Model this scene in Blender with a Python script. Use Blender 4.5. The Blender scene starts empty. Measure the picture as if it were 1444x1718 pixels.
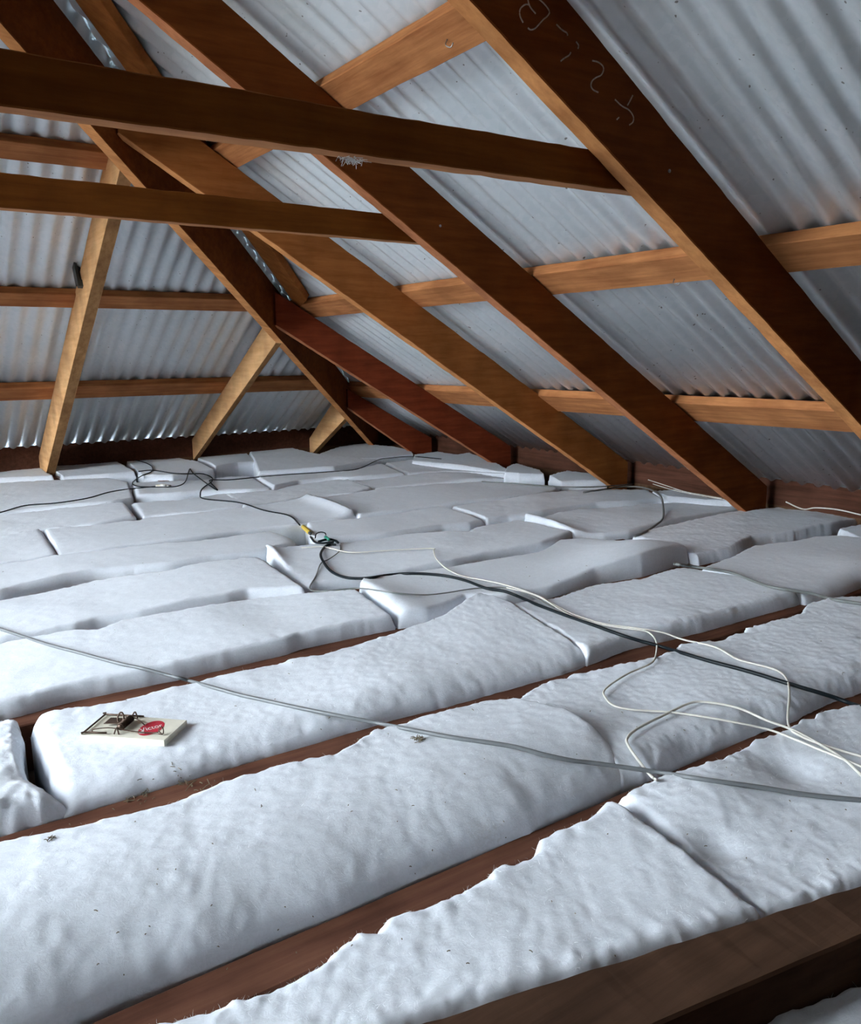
import bpy, math, random
import numpy as np
from mathutils import Vector, Matrix
from mathutils.bvhtree import BVHTree
random.seed(5); rng = np.random.default_rng(7)
S = bpy.context.scene
COL = S.collection

# ------------------------------------------------------------------ camera
F_PX, PITCH, YAW, ROLL = 1382.1, 0.1883, 0.5977, -0.0099
Fv = np.array([math.sin(YAW)*math.cos(PITCH), math.cos(YAW)*math.cos(PITCH), -math.sin(PITCH)])
Rv = np.array([math.cos(YAW), -math.sin(YAW), 0.0]); Uv = np.cross(Rv, Fv)
Rv, Uv = Rv*math.cos(ROLL)+Uv*math.sin(ROLL), -Rv*math.sin(ROLL)+Uv*math.cos(ROLL)
cd = bpy.data.cameras.new('camera'); cam = bpy.data.objects.new('camera', cd); COL.objects.link(cam)
cd.sensor_fit = 'HORIZONTAL'; cd.sensor_width = 36; cd.lens = F_PX*36/1444; cd.clip_start = 0.02
cam.matrix_world = Matrix([[Rv[0], Uv[0], -Fv[0], 0], [Rv[1], Uv[1], -Fv[1], 0], [Rv[2], Uv[2], -Fv[2], 0], [0, 0, 0, 1]])
S.camera = cam
S.view_settings.view_transform = 'Standard'; S.view_settings.look = 'None'
S.view_settings.gamma = 1; S.view_settings.use_curve_mapping = False
S.view_settings.exposure = 2.5
S.cycles.max_bounces = 10; S.cycles.diffuse_bounces = 7; S.cycles.glossy_bounces = 5
S.cycles.sample_clamp_indirect = 6; S.cycles.caustics_reflective = False; S.cycles.caustics_refractive = False
# overcast daylight
w = bpy.data.worlds.new('overcast'); S.world = w; w.use_nodes = True
wn = w.node_tree; bg = wn.nodes['Background']
tc = wn.nodes.new('ShaderNodeTexCoord'); sx = wn.nodes.new('ShaderNodeSeparateXYZ'); cr = wn.nodes.new('ShaderNodeValToRGB')
wn.links.new(tc.outputs['Generated'], sx.inputs[0]); wn.links.new(sx.outputs['Z'], cr.inputs[0])
cr.color_ramp.elements[0].position = 0.0; cr.color_ramp.elements[0].color = (0.10, 0.11, 0.10, 1)
cr.color_ramp.elements[1].position = 0.08; cr.color_ramp.elements[1].color = (0.83, 0.92, 1.0, 1)
wn.links.new(cr.outputs[0], bg.inputs[0]); bg.inputs[1].default_value = 7.0
# the roof opening (roofing taken off the left slope) : X range, Y range
OPX = (-4.4, -1.8); OPY = (1.4, 4.4)

# ------------------------------------------------------------------ geometry constants
TH = 0.5395; T = math.tan(TH); H = 0.64; U0 = 2.9934; V0 = 5.0853
DV = 0.1457/math.cos(TH); RW = 0.0459
YR = [1.225, 2.0488, 2.8283, 3.7398, 4.5673]; XJ = [0.8018, 1.705]
RIDGE = -0.9; UL = RIDGE-(U0-RIDGE)
def ray(q): return Fv+Rv*(q[0]-722)/F_PX-Uv*(q[1]-859)/F_PX
def onz(q, z): r = ray(q); return r*z/r[2]
def onn(q, n, d): r = ray(q); return r*d/float(r@np.array(n, float))
def zr(x, off=0): return -H+DV+off+(U0-x)*T       # rafter top plane of the right slope

# ------------------------------------------------------------------ helpers
def tag(o, label=None, cat=None, group=None, kind=None):
    if label: o['label'] = label
    if cat: o['category'] = cat
    if group: o['group'] = group
    if kind: o['kind'] = kind
    return o
WORLD = {}
def mesh(name, V, Fc, mat, parent=None, smooth=False, origin=None, keep=False):
    V = np.asarray(V, float)
    if origin is None: origin = np.array([0., 0., 0.]) if parent is not None else np.array([V[:, 0].mean(), V[:, 1].mean(), V[:, 2].min()])
    origin = np.asarray(origin, float)
    m = bpy.data.meshes.new(name)
    base = origin
    if parent is not None: base = np.array(parent.location)
    m.from_pydata((V-base).tolist(), [], [tuple(int(i) for i in f) for f in Fc]); m.update()
    if smooth: m.polygons.foreach_set('use_smooth', [True]*len(m.polygons))
    m.materials.append(mat)
    o = bpy.data.objects.new(name, m); COL.objects.link(o)
    if parent is not None: o.parent = parent
    else: o.location = Vector(base)
    return o
def empty(name, loc):
    o = bpy.data.objects.new(name, None); o.location = Vector(loc); o.empty_display_size = 0.05; COL.objects.link(o); return o
def nt(name):
    m = bpy.data.materials.new(name); m.use_nodes = True
    return m, m.node_tree.nodes, m.node_tree.links, m.node_tree.nodes['Principled BSDF']

# value noise, vectorised
def _h(ix, iy, seed):
    n = (ix.astype(np.int64)*374761393+iy.astype(np.int64)*668265263+seed*1442695041) & 0x7fffffff
    n = ((n ^ (n >> 13))*1274126177) & 0x7fffffff
    return ((n ^ (n >> 16)) & 0xffff)/65535.0
def vn(x, y, f, seed=0):
    x = x*f; y = y*f; ix = np.floor(x); iy = np.floor(y); fx = x-ix; fy = y-iy
    fx = fx*fx*(3-2*fx); fy = fy*fy*(3-2*fy)
    a = _h(ix, iy, seed); b = _h(ix+1, iy, seed); c = _h(ix, iy+1, seed); d = _h(ix+1, iy+1, seed)
    return ((a*(1-fx)+b*fx)*(1-fy)+(c*(1-fx)+d*fx)*fy)*2-1

# ------------------------------------------------------------------ materials
def wood(name, c1, c2, axis='x', rough=0.75, knots=0.5, spec=0.08):
    m, N, L, b = nt(name)
    tc = N.new('ShaderNodeTexCoord'); mp = N.new('ShaderNodeMapping')
    L.new(tc.outputs['Object'], mp.inputs[0])
    if axis == 'x': mp.inputs['Scale'].default_value = (1.5, 22, 22)
    elif axis == 'y': mp.inputs['Scale'].default_value = (22, 1.5, 22)
    else: mp.inputs['Scale'].default_value = (5, 5, 5)
    if axis == 'rx': mp.inputs['Rotation'].default_value = (0, TH, 0); mp.inputs['Scale'].default_value = (2, 22, 22)
    if axis == 'ry': mp.inputs['Rotation'].default_value = (-TH, 0, 0); mp.inputs['Scale'].default_value = (22, 2, 22)
    n1 = N.new('ShaderNodeTexNoise'); n1.inputs['Scale'].default_value = 2.2; n1.inputs['Detail'].default_value = 8; n1.inputs['Roughness'].default_value = 0.65
    L.new(mp.outputs[0], n1.inputs[0])
    n2 = N.new('ShaderNodeTexNoise'); n2.inputs['Scale'].default_value = 7; n2.inputs['Detail'].default_value = 4
    L.new(tc.outputs['Object'], n2.inputs[0])
    r = N.new('ShaderNodeValToRGB'); r.color_ramp.elements[0].position = 0.3; r.color_ramp.elements[1].position = 0.72
    r.color_ramp.elements[0].color = (*c2, 1); r.color_ramp.elements[1].color = (*c1, 1)
    L.new(n1.outputs[0], r.inputs[0])
    mx = N.new('ShaderNodeMixRGB'); mx.blend_type = 'MULTIPLY'; mx.inputs[0].default_value = knots
    r2 = N.new('ShaderNodeValToRGB'); r2.color_ramp.elements[0].position = 0.33; r2.color_ramp.elements[1].position = 0.6
    r2.color_ramp.elements[0].color = (0.45, 0.40, 0.38, 1); r2.color_ramp.elements[1].color = (1, 1, 1, 1)
    L.new(n2.outputs[0], r2.inputs[0]); L.new(r.outputs[0], mx.inputs[1]); L.new(r2.outputs[0], mx.inputs[2])
    L.new(mx.outputs[0], b.inputs['Base Color']); b.inputs['Roughness'].default_value = rough
    b.inputs['Specular IOR Level'].default_value = spec
    bu = N.new('ShaderNodeBump'); bu.inputs['Strength'].default_value = 0.35; bu.inputs['Distance'].default_value = 0.003
    L.new(n1.outputs[0], bu.inputs['Height']); L.new(bu.outputs[0], b.inputs['Normal'])
    return m
M = {}
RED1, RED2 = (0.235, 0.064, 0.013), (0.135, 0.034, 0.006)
M['edge_orange'] = wood('bottom_edge_orange', (0.86, 0.41, 0.16), (0.62, 0.255, 0.09), 'rx')  # orange, red and tie edges: paler than the sides, bottom faces only
M['edge_red'] = wood('bottom_edge_red', (0.62, 0.26, 0.12), (0.42, 0.155, 0.07), 'rx')
M['edge_tie'] = wood('bottom_edge_tie', (0.68, 0.33, 0.15), (0.46, 0.20, 0.09), 'x')
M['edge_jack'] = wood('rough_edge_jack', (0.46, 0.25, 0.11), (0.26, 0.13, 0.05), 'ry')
M['rafter'] = wood('hardwood_rafter', RED1, RED2, 'rx')
M['rafter_brown'] = wood('hardwood_rafter_pale', (0.44, 0.155, 0.042), (0.28, 0.088, 0.022), 'rx')
M['jack'] = wood('pale_jack_timber', (0.86, 0.53, 0.26), (0.68, 0.36, 0.15), 'ry')
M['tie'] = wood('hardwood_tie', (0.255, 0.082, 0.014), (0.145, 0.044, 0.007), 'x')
M['batten_y'] = wood('roof_batten', (0.74, 0.33, 0.13), (0.40, 0.145, 0.055), 'y')
M['batten_x'] = wood('roof_batten_end', (0.60, 0.26, 0.10), (0.32, 0.115, 0.045), 'x')
M['joist'] = wood('joist_timber', (0.17, 0.075, 0.045), (0.09, 0.036, 0.024), 'x', 0.9, 0.6, 0.1)
M['joist_y'] = wood('joist_timber_end', (0.25, 0.125, 0.08), (0.13, 0.06, 0.04), 'y', 0.9, 0.6, 0.1)
M['beam'] = wood('foreground_beam', (0.105, 0.055, 0.032), (0.05, 0.025, 0.015), 'x', 0.85, 0.6, 0.15)

def steel_mat():
    m, N, L, b = nt('galvanised_steel')
    tc = N.new('ShaderNodeTexCoord')
    v = N.new('ShaderNodeTexVoronoi'); v.inputs['Scale'].default_value = 60; L.new(tc.outputs['Object'], v.inputs[0])
    n = N.new('ShaderNodeTexNoise'); n.inputs['Scale'].default_value = 3; n.inputs['Detail'].default_value = 6; L.new(tc.outputs['Object'], n.inputs[0])
    mixv = N.new('ShaderNodeMath'); mixv.operation = 'ADD'
    sc = N.new('ShaderNodeMath'); sc.operation = 'MULTIPLY'; sc.inputs[1].default_value = 0.25
    L.new(v.outputs['Color'], sc.inputs[0]); L.new(sc.outputs[0], mixv.inputs[0]); L.new(n.outputs[0], mixv.inputs[1])
    r = N.new('ShaderNodeValToRGB'); r.color_ramp.elements[0].position = 0.35; r.color_ramp.elements[1].position = 0.85
    r.color_ramp.elements[0].color = (0.71, 0.785, 0.82, 1); r.color_ramp.elements[1].color = (0.86, 0.905, 0.935, 1)
    L.new(mixv.outputs[0], r.inputs[0])
    # small dark corrosion specks
    sp = N.new('ShaderNodeTexNoise'); sp.inputs['Scale'].default_value = 75; sp.inputs['Detail'].default_value = 1; L.new(tc.outputs['Object'], sp.inputs[0])
    rs = N.new('ShaderNodeValToRGB'); rs.color_ramp.elements[0].position = 0.21; rs.color_ramp.elements[1].position = 0.25
    rs.color_ramp.elements[0].color = (0.30, 0.28, 0.26, 1); rs.color_ramp.elements[1].color = (1, 1, 1, 1)
    L.new(sp.outputs[0], rs.inputs[0])
    mu = N.new('ShaderNodeMixRGB'); mu.blend_type = 'MULTIPLY'; mu.inputs[0].default_value = 1
    L.new(r.outputs[0], mu.inputs[1]); L.new(rs.outputs[0], mu.inputs[2]); L.new(mu.outputs[0], b.inputs['Base Color'])
    b.inputs['Metallic'].default_value = 0.36; b.inputs['Roughness'].default_value = 0.42
    return m
M['steel'] = steel_mat()

def wool_mat(name, c, streak=0.25, stains=()):
    m, N, L, b = nt(name)
    tc = N.new('ShaderNodeTexCoord'); mp = N.new('ShaderNodeMapping'); mp.inputs['Scale'].default_value = (6, 14, 14)
    mp.inputs['Rotation'].default_value = (0, 0, 0.25)
    L.new(tc.outputs['Object'], mp.inputs[0])
    n = N.new('ShaderNodeTexNoise'); n.inputs['Scale'].default_value = 7; n.inputs['Detail'].default_value = 10; n.inputs['Roughness'].default_value = 0.75
    n.inputs['Distortion'].default_value = 1.2
    L.new(mp.outputs[0], n.inputs[0])
    n3 = N.new('ShaderNodeTexNoise'); n3.inputs['Scale'].default_value = 90; n3.inputs['Detail'].default_value = 6; n3.inputs['Roughness'].default_value = 0.7; n3.inputs['Distortion'].default_value = 2.0
    L.new(tc.outputs['Object'], n3.inputs[0])
    ad = N.new('ShaderNodeMath'); ad.operation = 'ADD'; L.new(n.outputs[0], ad.inputs[0]); L.new(n3.outputs[0], ad.inputs[1])
    r = N.new('ShaderNodeValToRGB'); r.color_ramp.elements[0].position = 0.40; r.color_ramp.elements[1].position = 0.62
    d = tuple(x*(1-streak*0.45) for x in c)
    r.color_ramp.elements[0].color = (*d, 1); r.color_ramp.elements[1].color = (*c, 1)
    hf = N.new('ShaderNodeMath'); hf.operation = 'MULTIPLY'; hf.inputs[1].default_value = 0.5
    L.new(ad.outputs[0], hf.inputs[0]); L.new(hf.outputs[0], r.inputs[0]); last = r.outputs[0]
    for (cx_, cy_, cz_, rad, amt) in stains:
        gm = N.new('ShaderNodeNewGeometry'); vd = N.new('ShaderNodeVectorMath'); vd.operation = 'DISTANCE'
        wob = N.new('ShaderNodeVectorMath'); wob.operation = 'MULTIPLY_ADD'; wob.inputs[1].default_value = (.05, .05, .05)
        L.new(n3.outputs['Color'], wob.inputs[0]); L.new(gm.outputs['Position'], wob.inputs[2])
        L.new(wob.outputs[0], vd.inputs[0]); vd.inputs[1].default_value = (cx_+.025, cy_+.025, cz_+.025)
        mr = N.new('ShaderNodeMapRange'); mr.inputs[1].default_value = rad*.2; mr.inputs[2].default_value = rad; mr.inputs[3].default_value = amt; mr.inputs[4].default_value = 0
        L.new(vd.outputs['Value'], mr.inputs[0])
        mm = N.new('ShaderNodeMixRGB'); mm.inputs[2].default_value = (0.30, 0.27, 0.20, 1); L.new(mr.outputs[0], mm.inputs[0]); L.new(last, mm.inputs[1]); last = mm.outputs[0]
    L.new(last, b.inputs['Base Color'])
    b.inputs['Roughness'].default_value = 1.0; b.inputs['Specular IOR Level'].default_value = 0.05
    b.inputs['Sheen Weight'].default_value = 0.12
    bu = N.new('ShaderNodeBump'); bu.inputs['Strength'].default_value = 0.38; bu.inputs['Distance'].default_value = 0.003
    L.new(hf.outputs[0], bu.inputs['Height']); L.new(bu.outputs[0], b.inputs['Normal'])
    return m
M['wool'] = wool_mat('white_polyester_wool', (0.745, 0.785, 0.84))
M['fibre'] = wool_mat('loose_wool_fibre', (0.84, 0.87, 0.90), 0)
def plain(name, c, rough=0.5, metal=0.0, spec=0.5, var=0.0, scale=40):
    m, N, L, b = nt(name)
    b.inputs['Roughness'].default_value = rough; b.inputs['Metallic'].default_value = metal; b.inputs['Specular IOR Level'].default_value = spec
    tc = N.new('ShaderNodeTexCoord'); n = N.new('ShaderNodeTexNoise'); n.inputs['Scale'].default_value = scale; n.inputs['Detail'].default_value = 4
    L.new(tc.outputs['Object'], n.inputs[0]); r = N.new('ShaderNodeValToRGB')
    k = 1-max(var, 0.08)
    r.color_ramp.elements[0].position = .3; r.color_ramp.elements[1].position = .7
    r.color_ramp.elements[0].color = (c[0]*k, c[1]*k, c[2]*k, 1); r.color_ramp.elements[1].color = (*c, 1)
    L.new(n.outputs[0], r.inputs[0]); L.new(r.outputs[0], b.inputs['Base Color'])
    return m
M['rafter_red'] = wood('hardwood_rafter_red', (0.26, 0.052, 0.020), (0.15, 0.028, 0.010), 'rx')
M['eave'] = wood('eave_batten', (0.13, 0.055, 0.035), (0.06, 0.025, 0.016), 'y', 0.9)
M['plaster'] = plain('plasterboard_back', (0.10, 0.075, 0.06), 0.95, var=.4)
M['cable_grey'] = plain('grey_cable_sheath', (0.15, 0.16, 0.165), 0.45)
M['cable_black'] = plain('black_cable_sheath', (0.004, 0.008, 0.011), 0.5, spec=0.25)
M['cable_white'] = plain('white_cable_sheath', (0.66, 0.64, 0.57), 0.45)
M['cable_mid'] = plain('dull_grey_flex', (0.20, 0.21, 0.20), 0.45, var=.3, scale=12)
M['trapwood'] = plain('trap_pine', (0.74, 0.70, 0.58), 0.7, var=.15)
M['trapwire'] = plain('brown_trap_wire', (0.075, 0.045, 0.03), 0.4, 0.6)
M['red'] = plain('red_print', (0.50, 0.02, 0.04), 0.6)
M['whiteprint'] = plain('white_print', (0.8, 0.78, 0.74), 0.6)
M['yellow'] = plain('yellow_sleeve', (0.70, 0.48, 0.06), 0.45)
M['green'] = plain('green_sleeve', (0.02, 0.25, 0.16), 0.4)
M['black'] = plain('black_plastic', (0.03, 0.035, 0.035), 0.42)
M['chalk'] = plain('chalk_line', (0.62, 0.48, 0.38), 0.9, var=.4, scale=200)
M['nail'] = plain('nail_steel', (0.35, 0.32, 0.30), 0.35, 0.9)
M['twig'] = plain('dry_twig', (0.16, 0.13, 0.08), 0.9, var=.4)
M['cork'] = plain('tan_insert', (0.38, 0.24, 0.19), 0.8)
M['gable'] = wood('gable_boards', (0.16, 0.09, 0.05), (0.09, 0.05, 0.03), 'x', 0.9)

# ------------------------------------------------------------------ timber: hexahedron swept between two end quads
def timber(name, q0, q1, mat, label, cat, group=None, parent=None, n=None, warp=0.0015, bev=0.0025, kind=None, seed=None, caps=True, edge=None):
    """q0,q1: 4 corners in order round the section"""
    q0 = np.asarray(q0, float); q1 = np.asarray(q1, float)
    Ln = np.linalg.norm((q1-q0).mean(0)); n = n or max(4, int(Ln/0.03)); seed = seed or random.randint(1, 9999)
    V = []; ring = 8
    for i in range(n+1):
        s = i/n; q = q0*(1-s)+q1*s; c = q.mean(0)
        for k in range(4):
            a = q[k]; p = q[k-1]; x = q[(k+1) % 4]
            dp = (p-a); dx = (x-a); dp /= np.linalg.norm(dp); dx /= np.linalg.norm(dx)
            wv = 1.0
            for d in (dp, dx):
                j = warp*float(vn(np.array([s*Ln]), np.array([k*7.3+seed]), 9, seed)[0])+0.6*warp*float(vn(np.array([s*Ln]), np.array([k*3.1+seed]), 45, seed)[0])
                V.append(a+d*bev+(c-a)/np.linalg.norm(c-a)*abs(j))
    Fc = []
    for i in range(n):
        for k in range(ring):
            a = i*ring+k; b = i*ring+(k+1) % ring; Fc.append((a, b, b+ring, a+ring))
    if caps:
        Fc.append(tuple(range(ring))[::-1]); Fc.append(tuple(range(n*ring, n*ring+ring)))
    o = mesh(name, V, Fc, mat, parent)
    import bmesh
    bm = bmesh.new(); bm.from_mesh(o.data); bmesh.ops.recalc_face_normals(bm, faces=bm.faces); bm.to_mesh(o.data); bm.free()
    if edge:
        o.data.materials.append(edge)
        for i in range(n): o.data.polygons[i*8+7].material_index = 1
    if parent is None: tag(o, label, cat, group, kind)
    elif label: o['label'] = label
    return o
def fit(pts):
    A = np.array([(a, 1) for a, b in pts]); y = np.array([b for a, b in pts]); return np.linalg.lstsq(A, y, rcond=None)[0]

# ------------------------------------------------------------------ right hand rafters
Bp = {1: [(789, 0), (900, 113), (1000, 236), (1051, 290), (1157, 400), (1444, 712)],
      2: [(239, 0), (412, 151), (545, 263), (772, 459), (880, 546), (1247, 853)],
      3: [(194, 218), (346, 325), (701, 587), (900, 727), (1028, 814)], 4: [(483, 558), (833, 781)], 5: [(608, 701), (698, 764)]}
Tp = {1: [(951, 0), (1164, 260), (1288, 407), (1444, 607)], 2: [(377, 0), (500, 112), (583, 179), (690, 284), (880, 457), (927, 496), (1130, 677), (1313, 835)],
      3: [(363, 249), (467, 338), (554, 400), (673, 487), (900, 660), (1075, 790)], 4: [(469, 497), (545, 539), (701, 648), (864, 753)], 5: [(642, 687), (750, 750)]}
LR = {1: 'dark rafter on the right with chalk scribbles, nearest of the right-slope rafters',
      2: 'dark red-brown rafter second from the right, crossing from top left to the white batts',
      3: 'lighter brown rafter third from the right, with a pale splintered lower edge',
      4: 'dark red jack rafter joining the hip beam halfway up, left of the lighter brown one',
      5: 'short dark red jack rafter at the far corner, lowest on the hip beam'}
raf = {}
for i in range(1, 6):
    Y = YR[i-1]
    fb = fit([tuple(onn(q, (0, 1, 0), Y)[[0, 2]]) for q in Bp[i]]); ft = fit([tuple(onn(q, (0, 1, 0), Y)[[0, 2]]) for q in Tp[i]])
    # meet the hip: x = Y-(V0-U0)
    xt = max(RIDGE, Y-(V0-U0)+0.02)
    xe = U0+0.13
    def quad(xb, xt_, Y=Y, fb=fb, ft=ft):
        zb = fb[0]*xb+fb[1]; zt = ft[0]*xt_+ft[1]
        return [(xb, Y, zb), (xt_, Y, zt), (xt_, Y+RW, zt), (xb, Y+RW, zb)]
    q1 = quad(xe-.0, xe+0.08) if False else quad(xe, xe)
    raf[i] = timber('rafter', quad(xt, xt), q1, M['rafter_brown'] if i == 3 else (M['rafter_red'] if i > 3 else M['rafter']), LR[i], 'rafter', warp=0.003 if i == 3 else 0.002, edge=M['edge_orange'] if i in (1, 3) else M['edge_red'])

# ------------------------------------------------------------------ hip beam (dark, running diagonally from corner to ridge)
def hipq(x, zb, zt, off=0.0, wd=0.042):
    y = x+(V0-U0); n = np.array([-1, 1, 0])/math.sqrt(2)*wd
    a = np.array([x, y, zb]); b = np.array([x, y, zt]); return [a, b, b+n, a+n]
hb = fit([tuple(onn(q, (1, -1, 0), U0-V0)[[0, 2]]) for q in [(152, 208), (246, 315), (319, 400), (480, 580)]])
ht = fit([tuple(onn(q, (1, -1, 0), U0-V0)[[0, 2]]) for q in [(92, 0), (173, 107), (397, 400), (472, 493)]])
def hz(f, x): return f[0]*x+f[1]
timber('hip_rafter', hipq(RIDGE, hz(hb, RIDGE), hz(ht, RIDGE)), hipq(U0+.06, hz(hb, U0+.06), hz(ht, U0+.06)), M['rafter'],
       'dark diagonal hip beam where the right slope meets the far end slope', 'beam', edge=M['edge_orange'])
# left hand hip and slope timbers (outside the frame, hold up the rest of the roof)
def lhip(x, zb, zt):
    y = -x+2*RIDGE+(V0-U0); n = np.array([1, 1, 0])/math.sqrt(2)*0.042
    a = np.array([x, y, zb]); b = np.array([x, y, zt]); return [a, b, b+n, a+n]
timber('hip_rafter', lhip(RIDGE, hz(hb, RIDGE), hz(ht, RIDGE)), lhip(UL, hz(hb, U0), hz(ht, U0)), M['rafter'],
       'left hip beam beyond the left edge of the picture', 'beam')
timber('ridge_board', [(RIDGE-.012, -3, 1.72), (RIDGE-.012, -3, 1.88), (RIDGE+.012, -3, 1.88), (RIDGE+.012, -3, 1.72)],
       [(RIDGE-.012, 1.24, 1.72), (RIDGE-.012, 1.24, 1.88), (RIDGE+.012, 1.24, 1.88), (RIDGE+.012, 1.24, 1.72)], M['tie'], 'ridge board along the top of the roof', 'board')
for Y, lb in ((0.10, 'left slope rafter opposite the chalk-marked one, outside the frame'), (1.30, 'left slope rafter at the near side of the roof opening, outside the frame')):
    xt = min(RIDGE, -(Y-(V0-U0))+2*RIDGE-.02)
    f = lambda x: -H+(x-UL)*T
    g = lambda x: [(x, Y, f(x)), (x, Y, f(x)+DV), (x, Y+RW, f(x)+DV), (x, Y+RW, f(x))]
    timber('rafter', g(UL-.1), g(xt), M['rafter'], lb, 'rafter')

# ------------------------------------------------------------------ jack rafters of the end slope (pale, lit)
def jack(X, wd, pm, pl, label, mat):
    fb = fit([tuple(onn(q, (1, 0, 0), X)[[1, 2]]) for q in pm]); ft = fit([tuple(onn(q, (1, 0, 0), X)[[1, 2]]) for q in pl])
    y0 = X+(V0-U0)+.05; y1 = V0+.12
    g = lambda y: [(X, y, fb[0]*y+fb[1]), (X, y, ft[0]*y+ft[1]), (X+wd, y, ft[0]*y+ft[1]), (X+wd, y, fb[0]*y+fb[1])]
    return timber('jack_rafter', g(y0), g(y1), mat, label, 'rafter', warp=0.002, edge=M['edge_jack'])
jk1 = jack(XJ[0], 0.05, [(175, 400), (127, 570), (80, 787)], [(146, 400), (108, 570), (66, 760)], 'pale timber jack rafter with a black box fixed to it, at the left', M['jack'])
jack(XJ[1], 0.035, [(462, 576), (326, 769)], [(439, 550), (308, 759)], 'pale orange jack rafter in the middle of the end slope', M['jack'])
jack(2.53, 0.04, [(575, 706), (532, 752)], [(548, 690), (512, 745)], 'short shaded jack rafter nearest the far corner of the end slope', M['jack'])
# hidden left jacks carry the end slope on
for X in (-0.1,):
    g = lambda y: [(X, y, -H+(V0-y)*T), (X, y, -H+(V0-y)*T+DV), (X+.045, y, -H+(V0-y)*T+DV), (X+.045, y, -H+(V0-y)*T)]
    timber('jack_rafter', g(X+(V0-U0)+.05), g(V0+.12), M['jack'], 'pale jack rafter just beyond the left edge', 'rafter')

# ------------------------------------------------------------------ collar ties
def tie(Y, pt, pb, thick, label):
    ft = fit([tuple(onn(q, (0, 1, 0), Y)[[0, 2]]) for q in pt]); fb = fit([tuple(onn(q, (0, 1, 0), Y)[[0, 2]]) for q in pb])
    xr = U0-((fb[0]*1.2+fb[1])+H)/T+0.10
    xl = -2.9
    def g(x, e=0):
        xx = min(max(x, -0.6), 1.4)
        return [(x, Y, fb[0]*x+fb[1]), (x-e, Y, ft[0]*x+ft[1]), (x-e, Y+thick, ft[0]*x+ft[1]), (x, Y+thick, fb[0]*x+fb[1])]
    return timber('tie_beam', g(xl), g(xr, 0.05), M['tie'], label, 'beam', warp=0.0025, edge=M['edge_tie']), ft, fb, xr
Y1 = YR[0]+RW; Y2 = YR[1]+RW
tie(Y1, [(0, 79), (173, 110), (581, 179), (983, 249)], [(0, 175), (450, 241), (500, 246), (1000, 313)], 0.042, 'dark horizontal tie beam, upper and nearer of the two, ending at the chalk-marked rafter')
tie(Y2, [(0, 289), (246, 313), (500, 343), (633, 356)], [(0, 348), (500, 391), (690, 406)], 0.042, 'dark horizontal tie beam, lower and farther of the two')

# ------------------------------------------------------------------ roof battens
BT = 0.035
def bat_r(xa, xb, y0, y1f, label):
    """batten on the right slope between plan x xa..xb; far end mitred on the hip"""
    def g(y0a, y0b): return [(xa, y0a, zr(xa)), (xb, y0b, zr(xb)), (xb+BT*math.sin(TH), y0b, zr(xb)+BT*math.cos(TH)), (xa+BT*math.sin(TH), y0a, zr(xa)+BT*math.cos(TH))]
    ya = xa+(V0-U0); yb = xb+(V0-U0)
    return timber('roof_batten', g(y0, y0), g(ya, yb) if y1f else g(ya-.1, yb-.1), M['batten_y'], label, 'batten', warp=0.0025, n=90)
bt_up = bat_r(1.065, 1.148, -2.9, True, 'upper batten under the right slope sheets, between top ends of two big rafters')
bt_mid = bat_r(1.797, 1.895, -2.9, True, 'middle batten under the right slope sheets, running out at the right edge')
bat_r(2.518, 2.646, -2.9, True, 'lowest full batten under the right slope sheets, just above the eave')
bat_r(0.33, 0.41, -2.9, True, 'top batten of the right slope, above the picture')
bat_r(-.40, -.32, -2.9, True, 'batten nearest the ridge on the right slope, out of view')
def zy(y, off=0): return -H+DV+off+(V0-y)*T
def bat_e(ya, yb, label):
    def g(xa, xb): return [(xa, ya, zy(ya)), (xb, yb, zy(yb)), (xb, yb+BT*math.sin(TH), zy(yb)+BT*math.cos(TH)), (xa, ya+BT*math.sin(TH), zy(ya)+BT*math.cos(TH))]
    xl = 2*RIDGE-(ya-(V0-U0))
    return timber('roof_batten', g(xl, xl), g(ya-(V0-U0), yb-(V0-U0)), M['batten_x'], label, 'batten', warp=0.002, n=90)
bat_e(3.135, 3.207, 'upper batten of the far end slope, behind the two tie beams at left')
bat_e(3.855, 3.938, 'middle batten of the far end slope, passing behind the black box')
bat_e(4.535, 4.645, 'lower batten of the far end slope, just above the eave')
bat_e(2.35, 2.42, 'top batten of the far end slope, above the picture')
# batten lying along the hip under the sheets
hv = []
for q in ((132, 0), (225, 118), (407, 400), (505, 515)): hv.append(q)
def onR(q, off=0.0):
    r = ray(q); k = (-H+DV+off+U0*T)/(r[2]+r[0]*T); return r*k
a0 = onR((125, 0)); a1 = onR((500, 518)); b0 = onR((166, 0)); b1 = onR((514, 504))
nrm = np.array([math.sin(TH), 0, math.cos(TH)])*0.032
ext = (a1-a0)*0.9
timber('hip_batten', [a0-ext, b0-ext, b0-ext+nrm, a0-ext+nrm], [a1, b1, b1+nrm, a1+nrm], M['rafter_brown'], 'brown batten lying beside the hip beam under the sheet ends, upper left', 'batten')

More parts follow.
